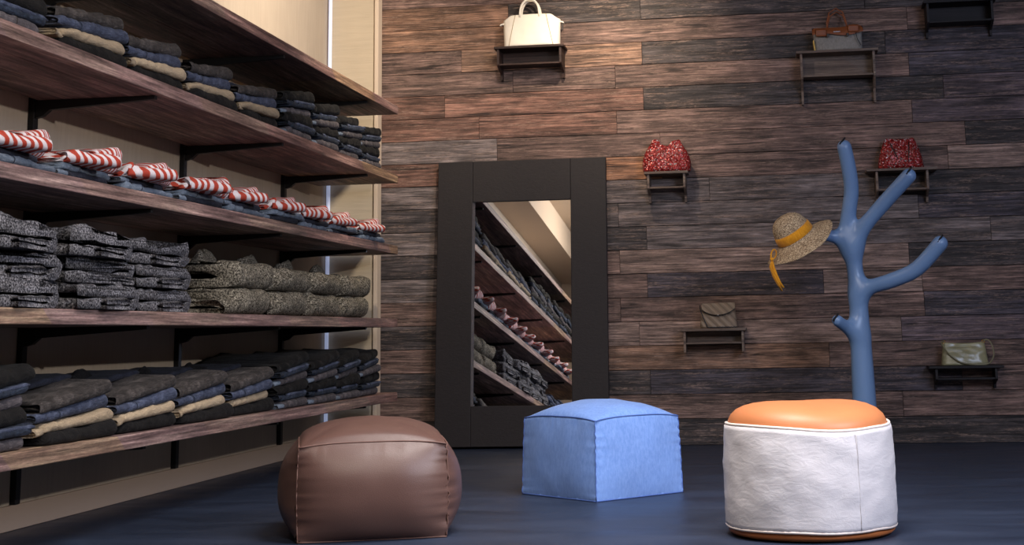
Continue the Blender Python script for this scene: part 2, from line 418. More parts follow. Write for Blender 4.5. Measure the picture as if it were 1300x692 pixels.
# ------------------------------------------------------------------ wall shelving
SZ = [1.857, 1.476, 1.089, .701, .314]; TH = .045
SHN = ['top shelf', 'second highest shelf', 'third highest shelf', 'fourth highest shelf', 'lowest shelf']
SHL = ['long wooden plank shelf, highest of the five, its top left empty',
       'long wooden plank shelf, second highest, stacked with jeans and beige trousers',
       'long wooden plank shelf carrying the red striped shirts',
       'long wooden plank shelf carrying the thick knitted sweaters',
       'long wooden plank shelf, lowest of the five, stacked with folded trousers']
for i, z in enumerate(SZ):
    mb = MB()
    for k, (a, b) in enumerate([(XL+.03, -2.345), (-2.343, -2.205), (-2.203, XF)]):
        mb.box(a, b, .55, 7.75, z-TH, z, .003)
    o = mb.build('wall_shelf', MT['shelf']); tag(o, SHL[i], 'shelf', 'plank shelves on the left wall')
def standard(y):
    r = empty('shelf_support', (XL+.001, y, .083))
    MB().box(0, .022, -.016, .016, 0, 1.728, .002).build('upright', MT['iron'], r)
    for z in SZ:
        mb = MB(); zz = z-TH-.083-.0005
        pr_ = [(.022, zz), (.455, zz), (.455, zz-.012), (.075, zz-.034), (.05, zz-.055), (.022, zz-.062)]
        mb.prism(pr_, -.011, .011, 'y')
        mb.v = [tuple(v) for v in mb.v]
        mb.build('bracket_arm', MT['iron'], r)
    return r
ordn = ['nearest the plank wall', 'second from the plank wall', 'third from the plank wall, near left edge', 'fourth from the plank wall, seen only in the mirror',
        'fifth from the plank wall, seen only in the mirror', 'sixth from the plank wall, seen only in the mirror']
for k, y in enumerate([7.25, 5.966, 4.68, 3.395, 2.11]):
    tag(standard(y), 'black iron shelf upright, ' + ordn[k], 'bracket', 'iron uprights of the shelving')

# ------------------------------------------------------------------ folded clothes
def u_profile(D, T, n=12, gap=.10):
    """outline of a cloth folded once: fold at x=0, open side at x=-D"""
    h = T/2; pts = []
    for i in range(n): pts.append((-D + (D-h)*i/(n-1), 0))
    for i in range(1, 9): a = -PI/2 + PI*i/9; pts.append((-h + h*math.cos(a), h + h*math.sin(a)))
    for i in range(n): pts.append((-h - (D-h)*i/(n-1), T))
    g = T*gap
    pts.append((-D, h+g))
    for i in range(n-2): pts.append((lerp(-D, -h*1.1, (i+1)/(n-1)), h+g))
    pts.append((-h*.8, h))
    for i in range(n-2): pts.append((lerp(-h*1.1, -D, (i+1)/(n-1)), h-g))
    pts.append((-D, h-g))
    return pts

def garment(L, D, T, seed, amp=.12, taper=(.85, .55), gap=.10, sag=.0, ns=46, span=(0., 1.), grow=0., stripe=False, open_=.0, push=0., stripe_rot=0., wedge=(1., 1.), crease=.0042):
    """L along y (0..L), D back along -x, T up"""
    prof = u_profile(D, T, gap=gap); m = len(prof); vs = []; st = []
    cx_, cz_ = -T*.5, T*.5
    for i in range(ns+1):
        s = lerp(span[0], span[1], i/ns); y = s*L
        kz = 1.; kx = 0.
        e = (1-s)/.14
        if e < 1: w = math.sqrt(max(0., 1-(1-e)**2)); kz = lerp(taper[1], 1, w); kx = (1-w)*T*.45
        e = s/.08
        if e < 1: w = math.sqrt(max(0., 1-(1-e)**2)); kz *= lerp(taper[0], 1, w); kx += (1-w)*T*.3
        for (x, z) in prof:
            zz = z*kz*(wedge[0]+(wedge[1]-wedge[0])*s); xx = x - kx
            # gentle waves and creases
            q = (x*5., y*6., z*10.)
            d = nz(q, 1.1, seed)*amp*T + nz(q, 3.2, seed+9)*amp*T*.4
            ns_ = math.exp(-s*5)
            d += ns_*amp*T*1.3*(abs(nz(q, 2.6, seed+21))-.22)*2
            if crease:
                w3 = nz((x*3, y*3, z*3), 2.2, seed+31)*1.2
                r1 = 1-abs(nz((x*8+w3, y*16+w3, z*14), 1., seed+13))*3.2; r2 = 1-abs(nz((x*14-w3, y*26+z*20, z*30), 1., seed+17))*3.
                d += crease*(max(r1, -.4)*.8 + max(r2, -.4)*.45)*(1.25-.7*s)
            cr = math.sin((y/L*9 + nz(q, .8, seed+3)*6)); d += cr*amp*T*.12
            top = (z/T)
            xx += d*.8 + push*nz((0, y*4, seed), 1.)*.02
            zz += d*(.10+.62*top) + sag*math.sin(s*PI)*top
            if open_ and s < .3: zz += open_*(1-s/.3)*top*sstep(-D*.2, -D*.9, x)
            if grow:
                dx, dz = x-cx_, z-cz_; r_ = math.hypot(dx, dz) or 1
                if x > -D*.98: xx += grow*dx/r_ if abs(dz) < T*.49 or x > -T else 0; zz += grow*(1 if z > cz_+T*.3 else (-.2 if z < cz_-T*.3 else 0))
            vs.append((xx, y, zz))
            st.append(y*math.cos(stripe_rot) + (x*.35 + z*.3)*math.sin(stripe_rot) + nz(q, 1.3, seed+5)*.026 + (z-T*.5)*.18*(1 if z > T*.5 else -1))
    fs = [[i*m+k, i*m+(k+1) % m, (i+1)*m+(k+1) % m, (i+1)*m+k] for i in range(ns) for k in range(m)]
    # end caps: the folded outline filled, slit and all
    if span == (0., 1.):
        tri = tessellate_polygon([[Vector((x, z, 0)) for x, z in prof]])
        for base in (0, ns*m): fs += [[base+a for a in t_] for t_ in tri]
    mb = MB(); mb.add(vs, fs); mb.st = st
    return mb

def garment_mesh(name, mat, stripe=False, **kw):
    mb = garment(**kw)
    me = bpy.data.meshes.new(name); me.from_pydata(mb.v, [], mb.f)
    for p in me.polygons: p.use_smooth = True
    me.materials.append(mat)
    if stripe:
        at = me.attributes.new('stripe', 'FLOAT', 'POINT')
        for i, v in enumerate(mb.st): at.data[i].value = v
    bm = bmesh.new(); bm.from_mesh(me); bmesh.ops.recalc_face_normals(bm, faces=bm.faces[:]); bm.to_mesh(me); bm.free()
    return me

PROTO = {}
def proto(key, name, mat, parts=(), **kw):
    """three variants of a folded garment, kept unlinked until placed"""
    out = []
    for v in range(3):
        kk = dict(kw); kk['seed'] = kw.get('seed', 1)*3.1 + v*7.7
        body = garment_mesh(name, mat, **kk)
        pl = []
        for pn, fn in parts: pl.append((pn, fn(kk, v)))
        out.append((name, body, pl))
    PROTO[key] = out
def band(mat, s0, s1, grow=.0016):
    def fn(kk, v):
        k2 = dict(kk); k2.pop('stripe', None); k2.update(span=(s0, s1), ns=2, grow=grow)
        mb = garment(**k2); me = bpy.data.meshes.new('seam'); me.from_pydata(mb.v, [], mb.f)
        for p in me.polygons: p.use_smooth = True
        me.materials.append(mat); return me
    return fn
def waist(mat, w=.19, h=.036, x=-.20, y=.10, seed=2, T=.04):
    """raised waistband / collar bunch on top of the fold, towards the wall"""
    def fn(kk, v):
        mb = MB(); T_ = kk['T']
        def f(u, t_):
            a = u*PI
            yy = y + w*.5*(1-math.cos(a)); zz = T_*.93 + h*max(math.sin(a), 0)**.55*(1-.3*u)*(1+.35*nz((u*7, v, 3), 1, seed))
            xx = x + .02*math.sin(u*5+v)
            # t_ runs round a folded lip: outer face, rim, inner face
            if t_ < .45: q = t_/.45; return (xx+.035*(1-q)+nz((u*4, q*3, v), 1, seed)*.006, yy, lerp(T_*.6, zz, q) + nz((u*5, q, v), 1, seed)*.006)
            q = (t_-.45)/.55; return (xx-.018*math.sin(q*PI*.5)-.03*q, yy, lerp(zz, T_*.7, q**2))
        mb.grid(f, 16, 10)
        return mb.mesh('waistband', mat)
    return fn
def lump(name, mat, L, D, T, x, y, z, seed, stripe=False, rz=0., sr=.0):
    def fn(kk, v):
        mb = garment(L, D, T, seed+v, amp=.25, ns=12, stripe_rot=sr)
        c, s_ = math.cos(rz), math.sin(rz)
        vs = [(x + a*c - b*s_, y + a*s_ + b*c, z + q) for a, b, q in mb.v]
        me = bpy.data.meshes.new(name); me.from_pydata(vs, [], mb.f)
        for p in me.polygons: p.use_smooth = True
        me.materials.append(mat)
        at = me.attributes.new('stripe', 'FLOAT', 'POINT')
        for i, q in enumerate(mb.st): at.data[i].value = q*1.0
        return me
    return fn

# --- kinds.  beige-type piles: L .46 ; denim piles: L .36
WA = (.72, 1.22); WD = (.86, 1.12)
proto('a_black', 'folded_trousers', MT['denim_black'], L=.45, D=.42, T=.042, seed=1, amp=.3, taper=(.35, .3), wedge=WA)
proto('a_beige', 'folded_trousers', MT['beige'], [('trouser_leg', lump('trouser_leg', MT['beige'], .13, .16, .020, .004, -.05, -.006, 29, rz=.25))], L=.425, D=.41, T=.034, seed=2, amp=.26, taper=(.9, .6), wedge=WA, gap=.16, open_=.01)
proto('a_blue', 'folded_jeans', MT['denim_blue'], [('seam', band(MT['denim_dkblue'], .21, .222, .0022)), ('rolled_hem', lump('rolled_hem', MT['denim_blue'], .09, .2, .026, .0, -.035, .004, 33))], L=.43, D=.41, T=.038, seed=3, amp=.16, taper=(.95, .6), wedge=WA, gap=.15)
proto('a_char', 'folded_jeans', MT['denim_char'], [('waistband', waist(MT['denim_black'], .22, .062, -.22, .03)), ('turned_leg', lump('turned_leg', MT['denim_navy'], .30, .22, .018, -.14, .12, .046, 36)), ('rolled_hem', lump('rolled_hem', MT['denim_char'], .08, .2, .034, .002, -.03, .0, 35))], L=.43, D=.41, T=.042, seed=4, amp=.22, taper=(.9, .5), wedge=WA)
proto('d_grey', 'folded_jeans', MT['denim_grey'], [('seam', band(MT['denim_char'], .5, .512, .0015)), ('pocket_flap', lump('pocket_flap', MT['denim_light'], .06, .2, .018, -.012, -.052, .002, 31))], L=.315, D=.40, T=.034, seed=5, amp=.2, taper=(.95, .6), wedge=WD, gap=.2)
proto('d_blue', 'folded_jeans', MT['denim_dkblue'], [('hem', lump('hem', MT['denim_blue'], .30, .3, .011, .001, .03, .0165, 37)), ('leg_end', lump('leg_end', MT['denim_dkblue'], .075, .25, .012, -.006, -.05, .009, 38))], L=.325, D=.38, T=.027, seed=6, amp=.2, taper=(.9, .6), wedge=WD, gap=.2)
proto('d_black', 'folded_jeans', MT['denim_black'], [('leg_end', lump('leg_end', MT['denim_black'], .10, .24, .032, -.01, -.06, .003, 39))], L=.35, D=.41, T=.045, seed=7, amp=.3, taper=(.6, .25), wedge=WD)
proto('s_light', 'folded_jeans', MT['denim_light'], [('seam', band(MT['denim_navy'], .3, .31, .0015))], L=.38, D=.38, T=.022, seed=8, amp=.35, taper=(.7, .6))
proto('s_navy', 'folded_jeans', MT['denim_navy'], [('leg_end', lump('leg_end', MT['denim_light'], .07, .2, .016, .0, -.04, .002, 40))], L=.33, D=.36, T=.022, seed=9, amp=.3, taper=(.8, .5))
proto('s_shirt', 'folded_shirt', MT['stripes'], [('sleeve', lump('sleeve', MT['stripes'], .22, .16, .034, .016, .0, .0, 41, True, -.32, 1.0)), ('shirt_tail', lump('shirt_tail', MT['stripes'], .17, .2, .026, -.004, .20, .030, 42, True, .22, -.7))], stripe=True, L=.36, D=.36, T=.050, seed=10, amp=.5, taper=(.3, 1.0), stripe_rot=.45, gap=.05, wedge=(.6, 1.4))
proto('k_olive', 'folded_sweater', MT['knit_olive'], [('collar', waist(MT['knit_olive'], .30, .078, -.20, .04, T=.1))], L=.462, D=.40, T=.100, seed=11, amp=.22, taper=(.95, .45), gap=.15, wedge=(.98, 1.03))
proto('k_olive_low', 'folded_sweater', MT['knit_olive'], [('cuff', lump('cuff', MT['knit_olive'], .11, .2, .052, -.012, -.075, .0, 47))], L=.40, D=.40, T=.098, seed=13, amp=.14, taper=(.9, .45), gap=.1)
proto('k_grey', 'folded_sweater', MT['knit_grey'], [('sleeve', lump('sleeve', MT['knit_grey'], .20, .22, .030, -.10, -.012, -.0, 43, rz=.06))], L=.42, D=.455, T=.076, seed=12, amp=.26, taper=(.9, .6), gap=.09)
proto('k_grey_cable', 'folded_sweater', MT['knit_grey'], [('ribbing', lump('ribbing', MT['knit_grey'], .20, .3, .022, -.03, -.016, .002, 44, rz=-.05))], L=.42, D=.44, T=.076, seed=17, amp=.26, taper=(.9, .6), gap=.07)

COL = dict(a_black='black folded trousers', a_beige='beige folded trousers', a_blue='mid blue folded jeans', a_char='charcoal folded jeans',
           d_grey='grey folded jeans', d_blue='dark blue folded jeans', d_black='puffy black folded jeans', s_light='pale washed jeans', s_navy='navy jeans', s_shirt='red and white striped shirt',
           k_olive='olive sweater with raised collar', k_olive_low='olive grey knitted sweater', k_grey='charcoal speckled sweater', k_grey_cable='charcoal ribbed sweater')
CAT = dict(a_black='trousers', a_beige='trousers', s_shirt='shirt', k_olive='sweater', k_olive_low='sweater', k_grey='sweater', k_grey_cable='sweater')
def place(key, var, x, y, z, label, group, rz=0., sc=(1, 1, 1), tilt=0.):
    name, body, parts = PROTO[key][var % 3]
    o = link(bpy.data.objects.new(name, body)); o.location = (x, y, z); o.rotation_euler = (tilt, 0, rz); o.scale = sc
    for pn, me in parts: link(bpy.data.objects.new(pn, me), o)
    return tag(o, label, CAT.get(key, 'jeans'), group)
POS = ['bottom', 'second from bottom', 'third from bottom', 'fourth from bottom', 'fifth from bottom', 'topmost']
NUM = ['first', 'second', 'third', 'fourth', 'fifth', 'sixth', 'seventh', 'eighth', 'ninth', 'tenth', 'eleventh', 'twelfth', 'thirteenth', 'fourteenth', 'fifteenth']
HT = {'a_black': .042, 'a_beige': .034, 'a_blue': .038, 'a_char': .042, 'd_grey': .034, 'd_blue': .028, 'd_black': .043, 's_light': .022, 's_navy': .022,
      's_shirt': .05, 'k_olive': .10, 'k_olive_low': .102, 'k_grey': .080, 'k_grey_cable': .080}
WG = {'a': (.80, 1.22, .45), 'd': (.90, 1.14, .33)}
def pile(keys, y, z, shelf, where, group, xf=-2.10, jit=.008, rot=.03, turn=False, cull=0):
    n = len(keys); zz = z + .0015; sl = 0.
    for i, k in enumerate(keys):
        pos = 'topmost' if i == n-1 else POS[i]
        lab = '%s, %s, %s' % (COL[k], pos, where); h = HT[k]
        w0, w1, L = WG.get(k[0], (1.0, 1.0, .4))
        dy = rnd.uniform(-jit, jit) - (.0 if i % 2 else .006)
        rz = rnd.uniform(-rot, rot) + (PI/2 if turn else 0)
        place(k, rnd.randrange(3), xf + rnd.uniform(-jit, jit), y + dy, zz + max(sl*dy, 0), lab, group, rz, (1, 1, 1), math.atan(sl))
        zz += h*w0; sl += h*(w1-w0)/L*.9
A = ['a_black', 'a_beige', 'a_blue', 'a_char']
D6 = ['d_grey', 'd_blue', 'd_black', 'd_grey', 'd_blue', 'd_black']
# lowest shelf and second highest shelf
for si, nm in ((4, 'lowest shelf'), (1, 'second highest shelf')):
    z = SZ[si]; g = 'trousers on the ' + SHN[si]
    W = lambda k: '%s pile from plank wall, %s' % (NUM[k], nm)
    for k in range(4): pile(D6, [7.215, 6.83, 6.44, 6.05][k], z, si, W(k), g, xf=-2.105, jit=.012)
    for k in range(4): pile(A, [5.49, 5.0, 4.52, 4.03][k], z, si, W(k+4), g, xf=-2.11, jit=.01)
    for k in range(1 if si == 4 else 6): pile(D6, 3.60-.385*k, z, si, W(k+8), g, xf=-2.105, jit=.012)
for k in range(13):
    pile(['s_navy' if k % 2 else 's_light', 's_light' if k % 2 else 's_navy', 's_shirt'], 7.10-.435*k, SZ[2], 2, '%s pile from plank wall, shirt shelf' % NUM[k], 'shirts and jeans on the third highest shelf', xf=-2.10, rot=.08, jit=.014)
for k in range(4):
    pile(['k_olive_low', 'k_olive'], 6.90-.48*k, SZ[3], 3, '%s pile from plank wall, sweater shelf' % NUM[k], 'olive grey sweaters', xf=-2.10, rot=.03)
for k in range(4):
    pile(['k_grey', 'k_grey_cable' if k % 2 else 'k_grey', 'k_grey'], 5.06-.49*k, SZ[3], 3, '%s pile from plank wall, sweater shelf' % NUM[k+4], 'charcoal sweaters', xf=-2.10, rot=.05, turn=True, jit=.02)
for k in range(3):
    pile(['a_blue', 'd_blue', 'a_blue', 'd_blue'], 2.60-.46*k, SZ[3], 3, '%s pile from plank wall, sweater shelf' % NUM[k+8], 'blue jeans beside the sweaters', xf=-2.10)

# ------------------------------------------------------------------ leaning mirror
def make_mirror():
    T = math.radians(4.3); r = empty('floor_mirror', (-1.447, 7.93, .012)); r.rotation_euler = (-T, 0, 0)
    W, H, th = .955, 1.565, .032; gx, g0, g1 = .278, .215, 1.333
    MB().box(-W/2, -gx, 0, th, 0, H, .003).build('frame_stile', MT['frame'], r)
    MB().box(gx+.0, W/2, 0, th, 0, H, .003).build('frame_stile', MT['frame'], r)
    MB().box(-gx+.001, gx-.001, .001, th, g1, H-.001, .002).build('frame_rail', MT['frame'], r)
    MB().box(-gx+.001, gx-.001, .001, th, .001, g0, .002).build('frame_rail', MT['frame'], r)
    MB().box(-gx, gx, .017, .021, g0, g1).build('mirror_glass', MT['mirror'], r)
    MB().prism([(-gx, .003), (-gx+.012, .016), (-gx, .0165)], g0, g1, 'z').build('bevelled_edge', MT['silver'], r)
    MB().box(-gx+.002, gx-.002, .0215, .03, g0+.001, g1-.001).build('backing_board', MT['iron'], r)
    tag(r, 'tall mirror in a wide black wooden frame leaning against the plank wall', 'mirror')
make_mirror()

# ------------------------------------------------------------------ poufs
def cube_pouf(name, c, rz, s, h, dome, bulge, mat, seam, label, wr=.004, seed=1, pinch=.0, flare=.0):
    r = empty(name, (c[0], c[1], 0.0), rz); a = s/2; N = 44
    def wrinkle(edge, p, k):
        # short pleats radiating from a seam
        return wr*math.exp(-edge*13)*math.sin(p*62+nz((p*6, k, seed), 1)*7)*(.5+nz((p*5, k, seed), 1, 4))
    def side(k):
        ca, sa = [(1, 0), (0, 1), (-1, 0), (0, -1)][k]
        def f(u, v):
            U = u*2-1; V = v
            b = (1-abs(U)**3.2)*(1-abs(2*V-1)**2.8)*bulge
            edge = min(1-abs(U), 1.)*.5
            d = wrinkle(edge, V*h*3.2, k) + nz((U*2, V*2, k), 1.2, seed)*.004*(1-abs(U)**4)*(1-abs(2*V-1)**4)
            et = min(V, 1-V)
            d += wr*.8*math.exp(-(1-V)*16)*math.sin(U*34+k+nz((U*3, k, seed), 1)*8)*max(0, nz((U*2.2, k, seed), 1, 8)+.25)*(1 if V > .5 else 0)*sstep(0, .04, 1-V)
            w = a*(1-pinch*math.sin(V*PI)) + flare*(1-V)
            # corner bulge: vertical edges bow out a little
            w += bulge*.08*math.sin(V*PI)
            x = U*w; y = -(w + b + d)
            z = V*h + (.0 if V > .5 else 0) - .010*(1-abs(U)**2)*0 + (abs(U)**3)*.0
            if V > .5: z += (-.012*(abs(U)**3) + .006)*((V-.5)*2)**3
            X, Y = x*ca - y*sa, x*sa + y*ca
            return (X, Y, max(z, .002))
        return f
    mb = MB()
    for k in range(4): mb.grid(side(k), N, 26)
    def top(u, v):
        U, V = u*2-1, v*2-1
        # edge follows the side tops
        mx = (1-abs(U)**2.0)*(1-abs(V)**2.0)
        d = dome*mx**.55 + nz((U*2, V*2, 0), 1.5, seed)*.004*mx
        m = max(abs(U), abs(V)); t_ = min(abs(U), abs(V))/(m or 1)
        zed = h + (-.012*t_**3+.006)*1.0
        return (U*a, V*a, lerp(h, zed, m**2) + d)
    mb.grid(top, N, N)
    mb.grid(lambda u, v: ((u*2-1)*(a+flare), (v*2-1)*(a+flare), .002), 4, 4)
    mb.build('cover', mat, r, weld=.0012)
    # seams
    for k in range(4):
        f = side(k); sp = MB().tube([Vector(f(0, j/24)) for j in range(25)], .0022, 6); sp.build('seam', seam, r)
    for zlev in (1., 0.):
        for k in range(4):
            f = side(k); sp = MB().tube([Vector(f(j/24, zlev)) + Vector((0, 0, .001)) for j in range(25)], .0026, 6); sp.build('seam', seam, r)
    tag(r, label, 'pouf'); return r
# brown: front base edge from (-1.475,4.37) to (-1.06,4.51)
bd = Vector((.415, .14)); br = math.atan2(bd.y, bd.x); bs = .445
bc = Vector((-1.267, 4.44)) + Vector((-math.sin(br), math.cos(br)))*bs/2
cube_pouf('leather_pouf', bc, br, bs, .283, .072, .058, MT['brown_leather'], MT['brown_seam'], 'brown leather cube pouf on the blue floor in front of the shelving', .0075, 3)
a_ = math.radians(42); s_ = .434
c0 = Vector((-.715, 5.42)); uu = Vector((-math.cos(a_), math.sin(a_))); vv = Vector((math.sin(a_), math.cos(a_)))
cc = c0 + (uu+vv)*s_/2
cube_pouf('fabric_pouf', cc, math.atan2(vv.y, vv.x), s_-.016, .290, .062, .012, MT['blue_cloth'], MT['blue_seam'], 'light blue fabric cube pouf standing in front of the mirror', .004, 8, .0, .008)

def round_pouf():
    r = empty('round_pouf', (.042, 4.61, 0.0)); R = .248; h = .318; n = 96
    def wob(p, th):
        k = 1 + .012*math.sin(2*th+1) + .012*nz((math.cos(th)*1.5, math.sin(th)*1.5, p.z*5), 1., 3)
        q = Vector((p.x*k, p.y*k, p.z))
        fr = sstep(.0, .2, math.hypot(p.x, p.y))
        if p.z > .02: q.z += fr*(.007*math.sin(th*2+.6) * sstep(.1, .3, p.z) + .004*nz((math.cos(th)*2, math.sin(th)*2, 0), 1., 6))
        rad = Vector((math.cos(th), math.sin(th), 0))
        q += rad*(nz((math.cos(th)*4, math.sin(th)*4, p.z*13), 1., 5)*.004 + nz((math.cos(th)*9, math.sin(th)*9, p.z*40+th*3), 1., 7)*.0022)*sstep(.0, .06, p.z)*sstep(h+.01, h-.03, p.z)
        return q
    prof = [(R-.006, .028)] + [(R + .006*math.sin(PI*(i/24)) + (.004 if i < 12 else 0)*(1-i/12), .030+(h-.034)*i/24) for i in range(25)] + [(R-.010, h)]
    MB().lathe(prof, n, wob).build('side_cover', MT['white_leather'], r)
    top = [(R-.011, h-.001), (R-.012, h+.010), (R-.020, h+.026), (R-.036, h+.041), (R-.06, h+.052), (R-.09, h+.060), (R-.13, h+.066), (R-.18, h+.069), (.02, h+.070), (.0005, h+.070)]
    MB().lathe(top, n, wob).build('seat_top', MT['orange_leather'], r)
    base = [(.001, .001), (R-.03, .001), (R-.012, .006), (R-.003, .014), (R-.004, .026), (R-.02, .03)]
    MB().lathe(base, n, wob).build('base_band', MT['orange_dark'], r)
    for nm, rr_, z in (('piping', R-.005, h+.001), ('piping', R+.001, .029)):
        pts = [wob(Vector((rr_*math.cos(2*PI*k/80), rr_*math.sin(2*PI*k/80), z)), 2*PI*k/80) for k in range(80)]
        MB().tube(pts, .0042, 8, True).build(nm, MT['white_pipe'], r)
    # side seam, a raised double stitch
    for th in (-.98, ):
        pts = []
        for j in range(24):
            z = .034+(h-.04)*j/23; q = wob(Vector(((R+.0065)*math.cos(th), (R+.0065)*math.sin(th), z)), th); pts.append(q)
        MB().tube(pts, .0012, 6).build('side_seam', MT['white_leather'], r)
    tag(r, 'round white leather pouf with an orange leather top, in front of the coat tree', 'pouf')
round_pouf()

# ------------------------------------------------------------------ blue coat tree (smooth union of tapered limbs, surface nets)
def sdf_mesh(limbs, k, lo, hi, step, cuts=()):
    nx, ny, nzv = [int((hi[i]-lo[i])/step)+2 for i in range(3)]
    X, Y, Z = np.meshgrid(lo[0]+step*np.arange(nx), lo[1]+step*np.arange(ny), lo[2]+step*np.arange(nzv), indexing='ij')
    P = np.stack([X, Y, Z], -1); F = None
    for pts, rs in limbs:
        Fl = None
        for (a, ra), (b, rb) in zip(list(zip(pts, rs))[:-1], list(zip(pts, rs))[1:]):
            a = np.array(a, float); b = np.array(b, float); ab = b-a
            t = np.clip(((P-a)@ab)/(ab@ab), 0, 1); d = np.linalg.norm(P-a-t[..., None]*ab, axis=-1) - (ra+(rb-ra)*t)
            Fl = d if Fl is None else np.minimum(Fl, d)
        if F is None: F = Fl
        else:
            h = np.clip(.5+.5*(F-Fl)/k, 0, 1); F = F*(1-h)+Fl*h - k*h*(1-h)
    for a, b, w in cuts:
        a = np.array(a); b = np.array(b); ab = b-a
        t = np.clip(((P-a)@ab)/(ab@ab), 0, 1); d = np.linalg.norm(P-a-t[..., None]*ab, axis=-1)-w
        F = np.maximum(F, -d)
    F = np.maximum(F, (lo[2]+step*1.5)-Z)
    S = F < 0
    cs = np.zeros((nx-1, ny-1, nzv-1), int)
    for dx in (0, 1):
        for dy in (0, 1):
            for dz in (0, 1): cs += S[dx:nx-1+dx, dy:ny-1+dy, dz:nzv-1+dz]
    act = (cs > 0) & (cs < 8); idx = -np.ones(act.shape, int); cells = np.argwhere(act); idx[act] = np.arange(len(cells))
    V = np.zeros((len(cells), 3)); W = np.zeros(len(cells))
    cor = [(a, b, c) for a in (0, 1) for b in (0, 1) for c in (0, 1)]
    i, j, l = cells.T
    for p in range(8):
        for q in range(p+1, 8):
            if sum(abs(cor[p][z]-cor[q][z]) for z in range(3)) != 1: continue
            fp = F[i+cor[p][0], j+cor[p][1], l+cor[p][2]]; fq = F[i+cor[q][0], j+cor[q][1], l+cor[q][2]]
            m = (fp < 0) != (fq < 0); t = np.where(m, fp/np.where(m, fp-fq, 1), 0)
            for ax in range(3): V[:, ax] += np.where(m, cor[p][ax]+(cor[q][ax]-cor[p][ax])*t, 0)
            W += m
    V = V/W[:, None] + cells; V = np.array(lo)+V*step
    fs = []
    for ax in range(3):
        o1, o2 = [a for a in range(3) if a != ax]
        A = S; sl0 = [slice(None)]*3; sl1 = [slice(None)]*3; sl0[ax] = slice(0, -1); sl1[ax] = slice(1, None)
        ch = A[tuple(sl0)] != A[tuple(sl1)]
        for e in np.argwhere(ch):
            if e[o1] == 0 or e[o2] == 0 or e[o1] >= act.shape[o1] or e[o2] >= act.shape[o2]: continue
            q = []
            for a, b in ((0, 0), (1, 0), (1, 1), (0, 1)):
                c = e.copy(); c[o1] -= a; c[o2] -= b; q.append(int(idx[tuple(c)]))
            if min(q) >= 0: fs.append(q)
    return V, fs

def smooth_path(pts, rs, k=4):
    P = [Vector(p) for p in pts]; Q = []; R_ = []
    for i in range(len(P)-1):
        p0 = P[max(i-1, 0)]; p1 = P[i]; p2 = P[i+1]; p3 = P[min(i+2, len(P)-1)]
        for s_ in range(k):
            t = s_/k; Q.append(tuple(.5*((2*p1)+(p2-p0)*t+(2*p0-5*p1+4*p2-p3)*t*t+(3*p1-p0-3*p2+p3)*t**3))); R_.append(lerp(rs[i], rs[i+1], t))
    return Q+[tuple(P[-1])], R_+[rs[-1]]

def coat_tree():
    r = empty('coat_tree', (.335, 7.2, 0)); o = np.array([.335, 7.2, 0])
    L = [
        ([(.343, 7.2, .0), (.341, 7.2, .307), (.339, 7.2, .59), (.336, 7.2, .777), (.328, 7.2, .90), (.316, 7.2, .98)], [.060, .055, .048, .042, .038, .030]),
        ([(.315, 7.2, .985), (.262, 7.19, 1.026), (.205, 7.17, 1.046), (.14, 7.15, 1.056), (.05, 7.15, 1.062)], [.026, .027, .028, .027, .024]),
        ([(.312, 7.2, 1.0), (.298, 7.19, 1.08), (.318, 7.18, 1.18), (.331, 7.17, 1.263), (.324, 7.15, 1.36), (.306, 7.13, 1.467)], [.026, .033, .036, .036, .036, .035]),
        ([(.325, 7.2, .96), (.385, 7.16, 1.082), (.47, 7.12, 1.18), (.596, 7.04, 1.308)], [.026, .034, .036, .035]),
        ([(.340, 7.2, .765), (.415, 7.16, .800), (.494, 7.12, .822), (.61, 7.07, .872), (.719, 7.02, .985)], [.024, .034, .036, .036, .036]),
        ([(.335, 7.2, .565), (.28, 7.16, .603), (.231, 7.1, .64)], [.018, .027, .027]),
    ]
    L = [smooth_path(*l) for l in L]; cuts = []
    sl = [((.306, 7.13, 1.467), (-.008, -.022, .027)), ((.596, 7.04, 1.308), (.0, -.028, .021)), ((.719, 7.02, .985), (.0, -.028, .021)), ((.231, 7.1, .64), (-.008, -.021, .015))]
    for tip, dr in sl:
        t_ = Vector(tip)-Vector((.335, 7.2, 0)); d_ = Vector(dr); a = t_+d_*.97; side = Vector((.012, 0, .009))
        MB().tube([a-side-Vector((0, 0, .008)), a-side*.3, a+side*.5+Vector((0, .001, .004)), a+side+Vector((0, .004, .008))], [.006, .005, .0045, .004], 8).build('hook_slot_shade', MT['slot_shade'], r)  # dark tubes stand in for the shade of uncarved slots
    V, fs = sdf_mesh(L, .062, (-.02, 6.90, -.012), (.82, 7.32, 1.54), .0075, cuts)
    V[:, 2] = np.maximum(V[:, 2], .0005)
    me = bpy.data.meshes.new('trunk'); me.from_pydata([tuple(v) for v in (V-o)], [], fs)
    bm = bmesh.new(); bm.from_mesh(me)
    bmesh.ops.smooth_vert(bm, verts=bm.verts[:], factor=.5, use_axis_x=True, use_axis_y=True, use_axis_z=True)
    bmesh.ops.recalc_face_normals(bm, faces=bm.faces[:]); bm.to_mesh(me); bm.free()
    for p in me.polygons: p.use_smooth = True
    me.materials.append(MT['tree']); link(bpy.data.objects.new('branching_trunk', me), r)
    MB().lathe([(.0005, .001), (.108, .001), (.112, .006), (.107, .014), (.06, .022), (.0005, .024)], 64).build('base_plate', MT['tree'], r, loc=(.008, 0, 0))
    tag(r, 'tall glossy blue coat tree with five stubby branches behind the white pouf', 'coat rack')
coat_tree()

